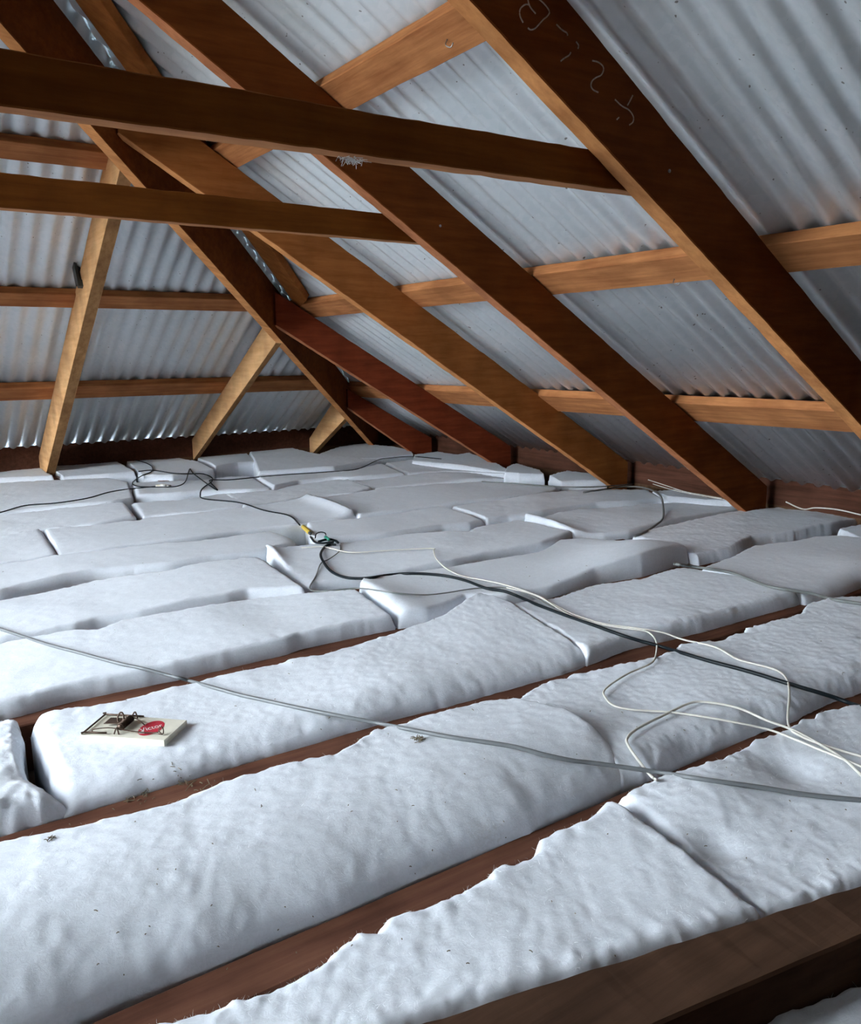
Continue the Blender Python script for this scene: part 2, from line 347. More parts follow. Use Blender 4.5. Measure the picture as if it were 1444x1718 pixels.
# ------------------------------------------------------------------ corrugated sheets (the roof shell)
PITCHC = 0.0711; AMP = 0.0085; OFFS = BT/math.cos(TH)+0.011
def corr(v, ph=0): return AMP/math.cos(TH)*np.cos(2*np.pi*(v+ph)/PITCHC)
def sheetgrid(name, cols, fn_lo, fn_hi, fn_pos, nlen=2):
    V = []; Fc = []
    nl = nlen
    for c in cols:
        lo = fn_lo(c); hi = fn_hi(c)
        for j in range(nl+1): V.append(fn_pos(c, lo+(hi-lo)*j/nl))
    m = len(cols)
    for i in range(m-1):
        for j in range(nl):
            a = i*(nl+1)+j; Fc.append((a, a+1, a+nl+2, a+nl+1))
    o = mesh(name, V, Fc, M['steel'], smooth=True, origin=(0, 0, 0)); tag(o, kind='structure')
    md = o.modifiers.new('thick', 'SOLIDIFY'); md.thickness = 0.0008; md.offset = 1
    return o
EAVE = 0.30
cy = np.arange(-3.0, V0+EAVE, PITCHC/12)
sheetgrid('ceiling_right', cy, lambda y: U0+EAVE, lambda y: max(RIDGE, y-(V0-U0)), lambda y, x: (x, y, zr(x, OFFS)+float(corr(np.array(y), 0.02))))
cx = np.arange(2*RIDGE-(U0+EAVE), U0+EAVE, PITCHC/12)
sheetgrid('ceiling_far', cx, lambda x: V0+EAVE, lambda x: max(V0-U0+RIDGE, (x+(V0-U0)) if x > RIDGE else (2*RIDGE-x+(V0-U0))), lambda x, y: (x, y, zy(y, OFFS)+float(corr(np.array(x), 0))))
zl = lambda x, off=0: -H+DV+off+(x-UL)*T
def left_piece(name, ys, x0, x1):
    sheetgrid(name, ys, lambda y: x0, lambda y: min(x1, 2*RIDGE-(y-(V0-U0))) if True else 0, lambda y, x: (x, y, zl(x, OFFS)+float(corr(np.array(y), 0))))
left_piece('ceiling_left', np.arange(-3.0, OPY[0], PITCHC/12), UL-EAVE, RIDGE)
left_piece('ceiling_left', np.arange(OPY[0], OPY[1], PITCHC/12), UL-EAVE, OPX[0])
ys2 = np.arange(OPY[0], OPY[1], PITCHC/12)
sheetgrid('ceiling_left', ys2, lambda y: min(OPX[1], 2*RIDGE-(y-(V0-U0))), lambda y: min(RIDGE, 2*RIDGE-(y-(V0-U0))), lambda y, x: (x, y, zl(x, OFFS)+float(corr(np.array(y), 0))))
left_piece('ceiling_left', np.arange(OPY[1], V0+EAVE, PITCHC/12), UL-EAVE, RIDGE)
def hipcap(sg):
    V = []; n = 60
    for i in range(n+1):
        x = RIDGE-.02+(U0+EAVE-RIDGE)*i/n; y = x+(V0-U0); z = zr(x, OFFS)+.024
        for a, b, dz in ((.10, 0, -.0), (.012, 0, .012), (0, .012, .012), (0, .10, 0)):
            # wings fall with each slope
            px, py = x+a, y+b
            zz = (zr(px, OFFS) if a else zy(py, OFFS))+.016+dz*0+(.006 if a+b < .05 else 0)
            if a: zz = zr(px, OFFS)+.016+.0
            V.append((px if sg > 0 else 2*RIDGE-px, py, zz))
    F_ = [(i*4+k, i*4+k+1, i*4+k+5, i*4+k+4) for i in range(n) for k in range(3)]
    V = [v for v in V]
    o = mesh('trim_3' if sg > 0 else 'trim_4', V, F_, M['steel'], origin=(0, 0, 0)); o['kind'] = 'structure'
hipcap(1); hipcap(-1)
# gable wall behind the camera
mesh('wall_near', [(UL-.3, -3, -.85), (U0+.3, -3, -.85), (U0+.3, -3, -.4), (RIDGE, -3, 1.95), (UL-.3, -3, -.4)], [(0, 1, 2, 3, 4)], M['gable'], origin=(0, 0, 0))['kind'] = 'structure'

# ------------------------------------------------------------------ eaves: plates, added light-blocking board, closing boards
def boxo(name, lo, hi, mat, label=None, cat=None, kind=None, parent=None, group=None):
    x0, y0, z0 = lo; x1, y1, z1 = hi
    V = [(x0, y0, z0), (x1, y0, z0), (x1, y1, z0), (x0, y1, z0), (x0, y0, z1), (x1, y0, z1), (x1, y1, z1), (x0, y1, z1)]
    Fc = [(3, 2, 1, 0), (4, 5, 6, 7), (0, 1, 5, 4), (1, 2, 6, 5), (2, 3, 7, 6), (3, 0, 4, 7)]
    o = mesh(name, V, Fc, mat, parent); tag(o, label, cat, group, kind) if parent is None else None
    return o
FLOOR = -0.80
boxo('floor', (UL-.3, -3.0, FLOOR-.03), (U0+.3, V0+.3, FLOOR), M['plaster'], kind='structure')
# eave battens just inside the sheet feet: flat face up touches the troughs
xe0 = U0+0.20
g = lambda y: [(xe0, y, zr(xe0)-.075), (xe0, y, zr(xe0)+.055), (xe0+.035, y, zr(xe0+.035)+.055), (xe0+.035, y, zr(xe0)-.075)]
timber('trim_1', g(-3), g(V0+.2), M['eave'], None, None, kind='structure', n=60)
ye0 = V0+0.125
g = lambda x: [(x, ye0, zy(ye0)-.09), (x, ye0, zy(ye0)+.055), (x, ye0+.03, zy(ye0+.03)+.055), (x, ye0+.03, zy(ye0)-.09)]
timber('trim_2', g(2*RIDGE-U0-.2), g(U0+.2), M['eave'], None, None, kind='structure', n=60)
ef = V0+EAVE-.03
g = lambda x: [(x, ef, zy(ef)-.16), (x, ef, zy(ef)+.018), (x, ef+.02, zy(ef+.02)+.018), (x, ef+.02, zy(ef)-.16)]
timber('eave_light_block', g(2*RIDGE-U0-.2), g(U0+.2), M['gable'], None, None, kind='structure', n=60)  # unseen outer board, added to keep daylight off the end sheet undersides
boxo('wall_right', (xe0+.0, -3, FLOOR-.03), (xe0+.03, V0+.2, zr(xe0)-.06), M['gable'], kind='structure')
boxo('wall_far', (UL-.3, ye0+.0, FLOOR-.03), (U0+.22, ye0+.03, zy(ye0)-.08), M['gable'], kind='structure')
boxo('wall_left', (UL-.23, -3, FLOOR-.03), (UL-.2, V0+.2, -.62), M['gable'], kind='structure')

# ------------------------------------------------------------------ ceiling joists
JY = [-0.13, 0.32, 0.775, 1.222, 1.688, 2.13, 2.60, 3.06, 3.50, 3.96, 4.40]
JL = {0: 'ceiling joist behind the near beam, below the bottom of the picture', 1: 'ceiling joist hidden under the dark beam at the bottom right',
      2: 'joist showing as the widest brown strip, between the two largest batts at the bottom',
      3: 'brown joist strip with loose straw on it, just below the rat trap batt',
      4: 'brown joist strip just above the rat trap, crossed by the grey cable',
      5: 'joist mostly covered by batts, passing under the curl of the thin grey flex',
      6: 'joist exposed in the short hole beside the yellow cable sleeve', 7: 'joist behind the yellow cable sleeve, nearly covered by batts',
      8: 'far reddish joist strip just in front of the tangled black cable', 9: 'far ceiling joist covered by batts under the straight black cable',
      10: 'farthest ceiling joist, where the stub joists begin near the end eave'}
TZ = -0.70
jz = {}
for i, y in enumerate(JY):
    lab = JL[i]
    x0, x1 = (-2.6, U0+.18)
    g = lambda x, y=y: [(x, y, FLOOR), (x, y, TZ), (x, y+.068, TZ), (x, y+.068, FLOOR)]
    timber('ceiling_joist', g(x0), g(x1), M['joist'], lab, 'joist', warp=0.0015, n=70)
SJ = [(0.80, 'stub joist at the foot of the pale jack rafter with the black box'), (1.27, 'stub joist between the two pale jack rafters, under the black cable loop'), (2.16, 'stub joist at far end, right of the middle jack rafter')]
for x, lab in SJ:
    g = lambda y: [(x, y, FLOOR), (x, y, -.655), (x+.05, y, -.655), (x+.05, y, FLOOR)]
    timber('stub_joist', g(4.40), g(V0+.10), M['joist_y'], lab, 'joist')

# foreground beam
zt = -0.55
A, Bq, C, D = [onz(q, zt) for q in [(720, 1708), (1444, 1481), (1101, 1718), (1444, 1570)]]
dr = (Bq-A)/np.linalg.norm(Bq-A); df = (D-C)/np.linalg.norm(D-C)
def at(P0, d, x): return P0+d*(x-P0[0])/d[0]
qa = lambda x: [at(C, df, x)-np.array([0, 0, .13]), at(C, df, x), at(A, dr, x), at(A, dr, x)-np.array([0, 0, .13])]
timber('tie_beam', qa(0.02), qa(1.15), M['beam'], 'dark rough beam across the bottom right corner, nearest the viewer', 'beam', warp=0.002, n=80)

# ------------------------------------------------------------------ insulation batts
ZN = {0: -.70, 1: -.70, 2: -.70, 3: -.693, 4: -.685, 5: -.675, 6: -.662, 7: -.657, 8: -.655, 9: -.655}
ALLV = []; ALLF = []; nv = [0]
def resample(P, n):
    P = np.array(P); d = np.r_[0, np.cumsum(np.linalg.norm(np.diff(P, axis=0), axis=1))]; s = np.linspace(0, d[-1], n)
    return np.stack([np.interp(s, d, P[:, k]) for k in range(P.shape[1])], 1)
def sstep(x): x = np.clip(x, 0, 1); return x*x*(3-2*x)
def quarter(d, r): u = 1-np.clip(d/r, 0, 1); return np.sqrt(np.clip(1-u*u, 0, 1))
BATTS = []
def batt(row, near, far, label, ztop=-.632, rn=.020, rf=.016, rl=.015, rr=.015, res=None, lift=None, bowR=0, bowL=0, rough=1.0, group=None, zf=None, zn=None, dents=(), skew=0):
    ztop -= {0: .012, 1: .022, 2: .027}.get(row, .028 if row < 5 else (.020 if row < 8 else (.008 if row < 9 else -.006)))
    zn = zn if zn is not None else ZN[row]; seed = 11+len(BATTS)*17
    zf = zf if zf is not None else ztop-.006
    N = np.array([onz(q, zn)[:2] for q in near]); Fa = np.array([onz(q, zf)[:2] for q in far])
    L = max(np.linalg.norm(np.diff(N, axis=0), axis=1).sum(), np.linalg.norm(np.diff(Fa, axis=0), axis=1).sum()); W = np.linalg.norm(N.mean(0)-Fa.mean(0))
    res = res or {0: .0045, 1: .005, 2: .006, 3: .007, 4: .009}.get(row, .012)
    ns = max(12, int(L/res)); nt_ = max(10, int(W/res))
    # match points along both edges by x where possible: uniform arclength
    N = resample(N, ns+1); Fa = resample(Fa, ns+1)
    s = np.linspace(0, 1, ns+1)[:, None]; t = np.linspace(0, 1, nt_+1)[None, :]
    X = N[:, 0][:, None]*(1-t)+Fa[:, 0][:, None]*t; Y = N[:, 1][:, None]*(1-t)+Fa[:, 1][:, None]*t
    bw = 4*t*(1-t)
    X = X+bowR*bw*sstep((s-.7)/.3)-bowL*bw*sstep((.3-s)/.3)
    Wl = np.hypot(N[:, 0]-Fa[:, 0], N[:, 1]-Fa[:, 1])[:, None]
    dn = t*Wl; dfr = (1-t)*Wl; dl = s*L; d2 = (1-s)*L
    # ragged edges
    ew = np.clip(1-np.minimum(np.minimum(dn, dfr), np.minimum(dl, d2))/.05, 0, 1)
    fk = .22+.78*np.clip(1-dfr/.07, 0, 1)*(1.0 if row < 2 else .5); jx = (vn(X, Y, 34, seed)*.005+vn(X, Y, 90, seed+1)*.003)*fk; jy = (vn(X, Y, 26, seed+2)*.006+vn(X, Y, 70, seed+3)*.005+vn(X, Y, 110, seed+9)*.003)*fk
    X = X+jx*ew*rough; Y = Y+jy*ew*rough
    h = quarter(dn+1e-4, rn)*quarter(dfr+1e-4, rf)*quarter(dl+1e-4, rl)*quarter(d2+1e-4, rr)
    puff = (vn(X, Y, 2.3, seed+4)*.010+vn(X, Y, 6, seed+5)*.004)
    fine = vn(X, Y, 15, seed+6)*.0010+(vn(X, Y, 42, seed+7)*.0007+vn(X, Y, 110, seed+8)*.0007)*(1+1.5*ew)
    far_k = 1.0 if row < 4 else .8
    Z = zn+(ztop-zn+puff*far_k)*h+fine*rough*np.clip(h*1.6, 0.15, 1)
    if lift:
        for (s0, t0, ws, wt, a) in lift:
            Z = Z+a*np.exp(-((s-s0)/ws)**2-((t-t0)/wt)**2)*np.clip(h*1.5, 0, 1)
    for (px, r0, dep) in dents:
        c = onz(px, ztop); Z = Z-dep*np.exp(-((X-c[0])**2+(Y-c[1])**2)/r0**2)
    V = np.stack([X, Y, Z], 2).reshape(-1, 3)
    m = nt_+1
    idx = np.arange((ns+1)*m).reshape(ns+1, m)
    Fc = np.stack([idx[:-1, :-1], idx[1:, :-1], idx[1:, 1:], idx[:-1, 1:]], 2).reshape(-1, 4).tolist()
    # side walls to the underside
    loop = list(idx[:, 0])+list(idx[-1, 1:])+list(idx[-2::-1, -1])+list(idx[0, -2:0:-1])
    B = V[loop].copy(); cen = V.mean(0)
    B[:, 2] = FLOOR+.002; k0 = len(V)
    Mid = V[loop].copy(); Mid[:, 2] = Mid[:, 2]-.012
    V = np.vstack([V, Mid, B]); n = len(loop)
    for i in range(n):
        j = (i+1) % n
        Fc.append((loop[j], loop[i], k0+i, k0+j)); Fc.append((k0+j, k0+i, k0+n+i, k0+n+j))
    Fc.append(tuple(k0+n+i for i in range(n))[::-1])
    if np.cross(np.append(V[idx[1, 0]]-V[idx[0, 0]], 0)[:3], (V[idx[0, 1]]-V[idx[0, 0]]))[2] < 0: Fc = [tuple(f)[::-1] for f in Fc]
    o = mesh('insulation_batt', V, Fc, M['wool'], smooth=True)
    tag(o, label, 'insulation', group)
    ALLV.extend(V[:k0].tolist()); ALLF.extend([tuple(int(a)+nv[0] for a in f) for f in Fc[:(ns)*(nt_)]]); nv[0] += k0
    BATTS.append((o, V[:k0], idx, ew, row)); return o

batt(0, [(1300, 1990), (1800, 1800)], [(1215, 1745), (1262, 1712), (1330, 1675), (1400, 1650), (1444, 1628), (1620, 1560)], 'corner of a white batt in the bottom right corner, in front of the dark beam', res=.005, ztop=-.585)
batt(0, [(60, 1990), (500, 1850), (900, 1730), (1290, 1590)],
     [(120, 1765), (227, 1718), (249, 1694), (349, 1674), (434, 1644), (479, 1634), (533, 1599), (553, 1579), (598, 1547), (633, 1545), (648, 1525), (720, 1505), (770, 1480), (815, 1460), (820, 1445), (885, 1425), (893, 1395), (946, 1380), (1024, 1333)],
     'fluffy white batt with frayed edge at the bottom, in front of the widest brown strip', rough=1.1, rr=.015, rf=.03)
batt(0, [(1290, 1590), (1444, 1530), (1800, 1400)],
     [(1026, 1331), (1096, 1310), (1194, 1276), (1288, 1238), (1333, 1220), (1371, 1200), (1444, 1182), (1600, 1130)],
     'creased white batt at lower right under the long grey cable', rough=1.15, rl=.02, ztop=-.64, lift=[(.12, .75, .12, .22, .012)], dents=[((1330, 1290), .05, .018), ((1200, 1415), .03, .012)])
batt(1, [(-260, 1905), (0, 1775), (115, 1718), (170, 1691), (274, 1649), (349, 1624), (449, 1577), (573, 1530), (720, 1462), (890, 1398), (900, 1385), (1054, 1312)],
     [(-220, 1470), (0, 1412), (66, 1397), (133, 1384), (176, 1373), (219, 1363), (289, 1343), (366, 1309), (432, 1293), (487, 1278), (548, 1264), (584, 1247), (602, 1235), (627, 1220), (728, 1192), (800, 1174), (865, 1168)],
     'largest white batt across the lower left, with a grimy patch on its front edge', rn=.20, bowR=.045, rr=.03, ztop=-.612)
batt(1, [(1040, 1318), (1096, 1306), (1179, 1265), (1277, 1231), (1330, 1212), (1386, 1182), (1444, 1163), (1700, 1072)],
     [(860, 1172), (887, 1152), (912, 1140), (953, 1127), (1015, 1117), (1051, 1112), (1126, 1091), (1138, 1078), (1200, 1070), (1261, 1049), (1344, 1030), (1350, 1014), (1385, 1008), (1444, 1006), (1600, 975)],
     'white batt at right carrying the looped white wires, with a deep dent', ztop=-.637, dents=[((1170, 1245), .035, .030), ((1290, 1190), .04, .012)], rough=1.3, rn=.07)
batt(2, [(-260, 1462), (0, 1397), (43, 1387), (75, 1380), (118, 1366)], [(-260, 1250), (-60, 1206), (0, 1200), (20, 1201), (42, 1212)],
     'torn fluffy batt end at the left edge, beside the rat trap batt', rough=2.2, bowR=-.03, rr=.06, dents=[((40, 1290), .03, .012)])
batt(2, [(108, 1370), (150, 1357), (199, 1343), (309, 1309), (382, 1286), (480, 1261), (519, 1249), (616, 1222), (656, 1210), (692, 1200), (750, 1186), (865, 1154), (960, 1127), (986, 1115)],
     [(50, 1208), (83, 1196), (143, 1188), (199, 1178), (266, 1158), (332, 1143), (382, 1130), (432, 1120), (494, 1105), (541, 1098), (608, 1077), (677, 1056), (718, 1042), (746, 1032), (781, 1011), (800, 1000), (850, 1014)],
     'white batt that the rat trap lies on', rr=.008, rl=.03, rn=.09, ztop=-.632, lift=[(1.0, .3, .1, .5, .006)])
batt(2, [(984, 1118), (1056, 1090), (1179, 1061), (1261, 1037), (1344, 1014)],
     [(852, 1018), (890, 1010), (924, 1004), (994, 979), (1080, 967), (1130, 951), (1165, 953)],
     'white batt in the middle right that the black cable crosses, with a square near corner', rn=.03, ztop=-.640, rl=.02)
batt(2, [(1350, 1016), (1397, 1006), (1444, 987), (1620, 940)], [(1172, 953), (1228, 934), (1261, 917), (1331, 909), (1362, 903), (1402, 904), (1470, 912)],
     'smooth domed white batt at the right edge behind the greenish grey cable', ztop=-.628, rough=.6, rn=.07)
batt(3, [(-260, 1262), (0, 1203), (33, 1196), (116, 1173), (199, 1156), (289, 1138), (366, 1120), (480, 1094), (504, 1085), (608, 1063), (663, 1052)],
     [(-260, 1118), (0, 1084), (124, 1063), (166, 1062), (206, 1046), (299, 1029), (382, 1012), (415, 1004), (469, 1000), (518, 995), (601, 992)],
     'long white batt at left behind the rat trap, crossed by the grey cable', rough=.8)
batt(3, [(668, 1051), (720, 1044), (746, 1032), (781, 1013), (850, 1012), (924, 1000), (998, 977), (1076, 965), (1134, 948), (1156, 942)],
     [(601, 990), (608, 978), (691, 964), (764, 952), (815, 943), (900, 928), (912, 922), (938, 906), (973, 903), (1047, 909)],
     'smooth white batt in the middle with a bright cut end facing left', rough=.5, lift=[(.0, .5, .10, .6, .03), (.85, .15, .2, .45, .055)], rl=.05, ztop=-.637)
batt(3, [(1158, 943), (1171, 946), (1228, 934), (1261, 917), (1331, 909), (1400, 896), (1444, 885)], [(1056, 901), (1097, 888), (1158, 876), (1253, 856), (1320, 852), (1400, 857), (1460, 866)],
     'rough white batt at right against the foot of the dark rafter', rough=1.3, ztop=-.632, rl=.03)
batt(3, [(1404, 904), (1444, 925), (1530, 935)], [(1406, 886), (1444, 880), (1520, 890)], 'small white batt offcut at the right edge', ztop=-.62, rough=1.2)
batt(4, [(-260, 1125), (0, 1088), (126, 1064), (166, 1052), (233, 1042), (299, 1029), (382, 1013), (415, 1005), (470, 1002), (516, 1000)],
     [(-260, 1045), (0, 1007), (33, 999), (93, 986), (160, 971), (233, 964), (286, 959), (349, 946), (399, 941), (436, 938)],
     'long white batt at the left edge between middle rows, ending at a bright upturned corner', rough=.9)
batt(4, [(519, 997), (532, 988), (608, 978), (691, 962), (764, 950), (815, 938), (900, 924), (912, 922), (962, 902)],
     [(440, 925), (470, 923), (518, 918), (577, 915), (622, 909), (677, 900), (746, 895), (784, 895), (798, 886), (850, 876), (866, 870)],
     'white batt with the cable junction lying on its left end', lift=[(0, .85, .03, .3, .03)], rl=.05, ztop=-.64)
batt(4, [(960, 903), (1015, 901), (1056, 897), (1105, 885), (1158, 874), (1253, 855)], [(864, 866), (912, 869), (930, 862), (980, 855), (1060, 850), (1150, 843), (1235, 848)],
     'white batt near the right rafters with a bright wedge-shaped left end', lift=[(0, .5, .06, .7, .03)], rl=.06, ztop=-.64)
batt(5, [(-260, 1045), (0, 1004), (33, 994), (116, 976), (160, 968), (283, 956), (349, 945), (439, 933), (470, 925), (495, 920)],
     [(-260, 980), (0, 948), (100, 931), (233, 916), (332, 908), (416, 896), (442, 892), (460, 892)],
     'white batt at left with a rounded right end beside the exposed joist hole', bowR=.03, rr=.06)
batt(5, [(523, 918), (577, 914), (642, 907), (684, 900), (746, 890), (788, 886), (814, 880)], [(511, 881), (594, 872), (677, 860), (732, 852), (750, 853)],
     'white batt just right of the yellow cable sleeve', rl=.02)
batt(5, [(816, 880), (850, 875), (905, 869), (960, 859), (1000, 853), (1060, 849), (1110, 843)], [(754, 852), (781, 847), (850, 838), (900, 831), (950, 826), (1000, 824), (1085, 822)],
     'rough white batt inside the looped wire near the third rafter foot', rough=1.3)
batt(5, [(1118, 846), (1180, 850), (1232, 852)], [(1090, 825), (1130, 822), (1160, 830), (1190, 838)], 'small lumpy white batt piece between two rafter feet', rough=1.5, ztop=-.62)
batt(6, [(-260, 982), (0, 946), (60, 937), (96, 931)], [(-260, 930), (0, 901), (43, 893), (68, 888)], 'short white batt at the left edge ending at a curved seam', rr=.02)
batt(6, [(100, 931), (213, 916), (332, 901), (400, 891), (483, 882), (560, 873), (597, 867)], [(72, 887), (160, 880), (233, 871), (253, 866), (399, 853), (487, 841), (518, 835)],
     'long white batt left of the yellow sleeve with a bright curled right end', rl=.02, lift=[(1, .5, .04, .8, .03)], rr=.04)
batt(6, [(602, 868), (691, 857), (781, 846), (850, 838), (900, 831), (937, 823)], [(522, 835), (590, 828), (640, 820), (700, 816), (750, 811), (800, 808), (860, 811), (925, 817)],
     'long white batt in the middle distance running to the third rafter foot', ztop=-.628)
batt(7, [(-260, 928), (0, 901), (43, 892), (160, 880), (228, 869)], [(-260, 885), (0, 865), (83, 857), (187, 847), (210, 846)], 'white batt at left with a rumpled right end below the cable', rough=1.3)
batt(7, [(240, 868), (253, 866), (330, 860), (399, 852), (420, 848)], [(220, 847), (300, 840), (340, 834), (370, 828), (395, 830)], 'white batt below the far red joist strip')
batt(7, [(408, 852), (480, 841), (520, 834), (590, 830), (625, 821)], [(380, 830), (420, 826), (456, 822), (490, 812), (560, 806), (585, 806)], 'rumpled white batt in the middle distance where cable dives down', rough=1.5)
batt(7, [(630, 820), (700, 814), (770, 808), (835, 804), (850, 803)], [(592, 806), (610, 806), (680, 799), (735, 794), (780, 791), (830, 800)], 'far white batt with a rolled greyish front edge', lift=[(.7, .1, .2, .3, .015)])
batt(8, [(-260, 885), (0, 864), (83, 856), (187, 847), (225, 840)], [(-260, 826), (0, 812), (100, 808), (180, 804), (215, 810)], 'far white batt at left lying over the joists, under the black cable')
batt(8, [(228, 838), (300, 833), (340, 829), (420, 826), (455, 822)], [(220, 811), (260, 808), (330, 806), (375, 800), (420, 798)], 'far white batt under the tangled black cable loops')
batt(8, [(458, 822), (500, 812), (560, 806), (590, 806), (680, 798)], [(425, 799), (480, 797), (545, 791), (590, 788), (640, 779)], 'far white batt under the straight black cable')
batt(8, [(684, 798), (740, 793), (800, 795), (870, 802)], [(645, 778), (700, 772), (760, 775), (830, 785)], 'far white batt near the dark jack rafter feet')
batt(9, [(-180, 818), (0, 812), (92, 807)], [(-180, 780), (0, 776), (18, 780), (33, 771), (53, 780)], 'lumpy white batt against the eave at the left edge')
batt(9, [(106, 808), (180, 804), (228, 800)], [(84, 786), (104, 771), (150, 766), (182, 769)], 'white batt against the eave between first pale jack rafter and stub joist')
batt(9, [(240, 806), (290, 806), (360, 796)], [(206, 772), (240, 762), (280, 765), (330, 775)], 'white batt against the eave under the black loop')
batt(9, [(362, 792), (400, 785), (430, 782)], [(330, 768), (355, 759), (400, 755), (414, 760)], 'white batt against the eave right of the middle jack rafter')
batt(9, [(432, 798), (500, 794), (560, 790), (635, 778)], [(412, 751), (440, 748), (480, 751), (530, 766)], 'white batt against the eave left of the third jack rafter')
batt(9, [(575, 775), (640, 774), (694, 768)], [(535, 761), (570, 749), (610, 744), (650, 751), (690, 757)], 'white batt against the eave below the hip beam foot')
batt(9, [(690, 782), (780, 792), (872, 801)], [(694, 764), (735, 759), (770, 765), (785, 762), (815, 772), (845, 786)], 'mounded white batt in the far right corner')
batt(9, [(845, 803), (870, 806), (914, 806)], [(850, 786), (866, 779), (885, 785), (905, 791)], 'white batt scrap at the foot of the far dark red jack rafter')
batt(9, [(940, 818), (1000, 817), (1018, 816)], [(920, 800), (950, 791), (990, 796), (1010, 806)], 'flat white batt between two rafter feet on the far right')

def stain(bi, lst):
    st = [(*onz(q, -.65), rad, amt) for q, rad, amt in lst]
    BATTS[bi][0].data.materials[0] = wool_mat('white_wool_with_grime', (0.745, 0.785, 0.84), stains=st)
stain(3, [((835, 1385), .055, .75), ((1040, 1290), .03, .4)])
stain(4, [((1345, 1120), .03, .25)])
stain(6, [((455, 1245), .035, .3)])

# loose fibres standing off the nearest batts
def fibres(bi, n, ln=(.003, .008), edge=.8):
    o, V, idx, ew, row = BATTS[bi]
    W = ew.reshape(-1)*edge+.12; W = W/W.sum(); pick = rng.choice(len(V), n, p=W)
    VV = []; FF = []
    for p in pick:
        a = V[p]; d = rng.normal(size=3); d[2] = abs(d[2])*.7+.1; d /= np.linalg.norm(d); l = rng.uniform(*ln)
        b = np.cross(d, rng.normal(size=3)); b /= np.linalg.norm(b); c = np.cross(d, b)
        wd = .00012; pts = [a-d*.003, a+d*l*.5+c*l*.12, a+d*l+c*l*.4*rng.uniform(-1, 1)]
        k = len(VV)
        for i, q in enumerate(pts): w_ = wd*(1-.35*i); VV += [q+b*w_, q-b*w_]
        FF += [(k, k+1, k+3, k+2), (k+2, k+3, k+5, k+4)]
    f = mesh('wool_fibre', np.array(VV), FF, M['fibre'], parent=o); f['kind'] = 'stuff'
for bi, n in ((1, 1500), (2, 900), (3, 900), (4, 500), (5, 300), (6, 300), (0, 150)): fibres(bi, n)

bpy.context.view_layer.update()
for y in JY:
    k = len(ALLV); ALLV.extend([(-2.6, y, TZ), (U0+.18, y, TZ), (U0+.18, y+.068, TZ), (-2.6, y+.068, TZ)]); ALLF.append((k, k+1, k+2, k+3))
bvh = BVHTree.FromPolygons([tuple(v) for v in ALLV], ALLF)
def hit(q):
    r = Vector(ray(q)).normalized(); h = bvh.ray_cast(Vector((0, 0, 0)), r, 20)
    if h[0] is None: return onz(q, -.66)
    return np.array(h[0])
def down(p):
    h = bvh.ray_cast(Vector((p[0], p[1], .3)), Vector((0, 0, -1)), 3)
    return h[0].z if h[0] is not None else -.68

# ------------------------------------------------------------------ cables
def tube(P, r, n=8):
    P = np.asarray(P, float); V = []; Fc = []; up = np.array([0, 0, 1.])
    for i, p in enumerate(P):
        t = P[min(i+1, len(P)-1)]-P[max(i-1, 0)]; t /= (np.linalg.norm(t)+1e-9)
        a = np.cross(t, up)
        if np.linalg.norm(a) < 1e-3: a = np.cross(t, np.array([1., 0, 0]))
        a /= np.linalg.norm(a); b = np.cross(a, t)
        rr = r(i/(len(P)-1)) if callable(r) else r
        for k in range(n):
            an = 2*math.pi*k/n; V.append(p+(a*math.cos(an)+b*math.sin(an))*rr)
    for i in range(len(P)-1):
        for k in range(n): Fc.append((i*n+k, i*n+(k+1) % n, (i+1)*n+(k+1) % n, (i+1)*n+k))
    Fc.append(tuple(range(n))[::-1]); Fc.append(tuple((len(P)-1)*n+k for k in range(n)))
    return V, Fc
def catmull(P, m):
    P = np.asarray(P, float); Q = np.vstack([2*P[0]-P[1], P, 2*P[-1]-P[-2]]); out = []
    for i in range(1, len(Q)-2):
        for j in range(m):
            t = j/m; p0, p1, p2, p3 = Q[i-1:i+3]
            out.append(.5*((2*p1)+(-p0+p2)*t+(2*p0-5*p1+4*p2-p3)*t*t+(-p0+3*p1-3*p2+p3)*t**3))
    out.append(Q[-2]); return np.array(out)
def cable(pts, r, mat, label, raise_=0, name='cable', m=6, over=0.0, smooth=7):
    px = catmull(np.array(pts, float), m)
    P = np.array([hit(q) for q in px])
    # walk at the height of what it lies on, stiffened
    z = np.array([max(down(p), p[2]) for p in P]); k = smooth
    zp = np.pad(z, k, mode='edge'); zm = np.array([zp[i:i+2*k+1].max() for i in range(len(z))]); zq = np.pad(zm, k, mode='edge')
    ker = np.hanning(2*k+3)[1:-1]; ker /= ker.sum(); zs = np.convolve(zq, ker, 'valid')
    zz = np.maximum(.5*zs+.5*z, z)+r*.9+over
    out = []
    for q, zi in zip(px, zz): out.append(onz(q, zi))
    P = np.array(out); P[1:-1] = (P[:-2]+2*P[1:-1]+P[2:])/4
    V, Fc = tube(P, r)
    o = mesh(name, V, Fc, mat, smooth=True); tag(o, label, 'cable'); return o, P
cable([(-80, 1030), (0, 1055), (76, 1080), (133, 1095), (199, 1113), (233, 1120), (283, 1133), (332, 1146), (399, 1165), (440, 1174), (480, 1183), (548, 1197), (638, 1214), (710, 1228), (764, 1238), (854, 1251), (908, 1265), (960, 1276), (994, 1280), (1088, 1293), (1183, 1308), (1277, 1321), (1352, 1333), (1444, 1342), (1540, 1345)],
      .0037, M['cable_grey'], 'long grey cable running diagonally across the picture below the rat trap row')
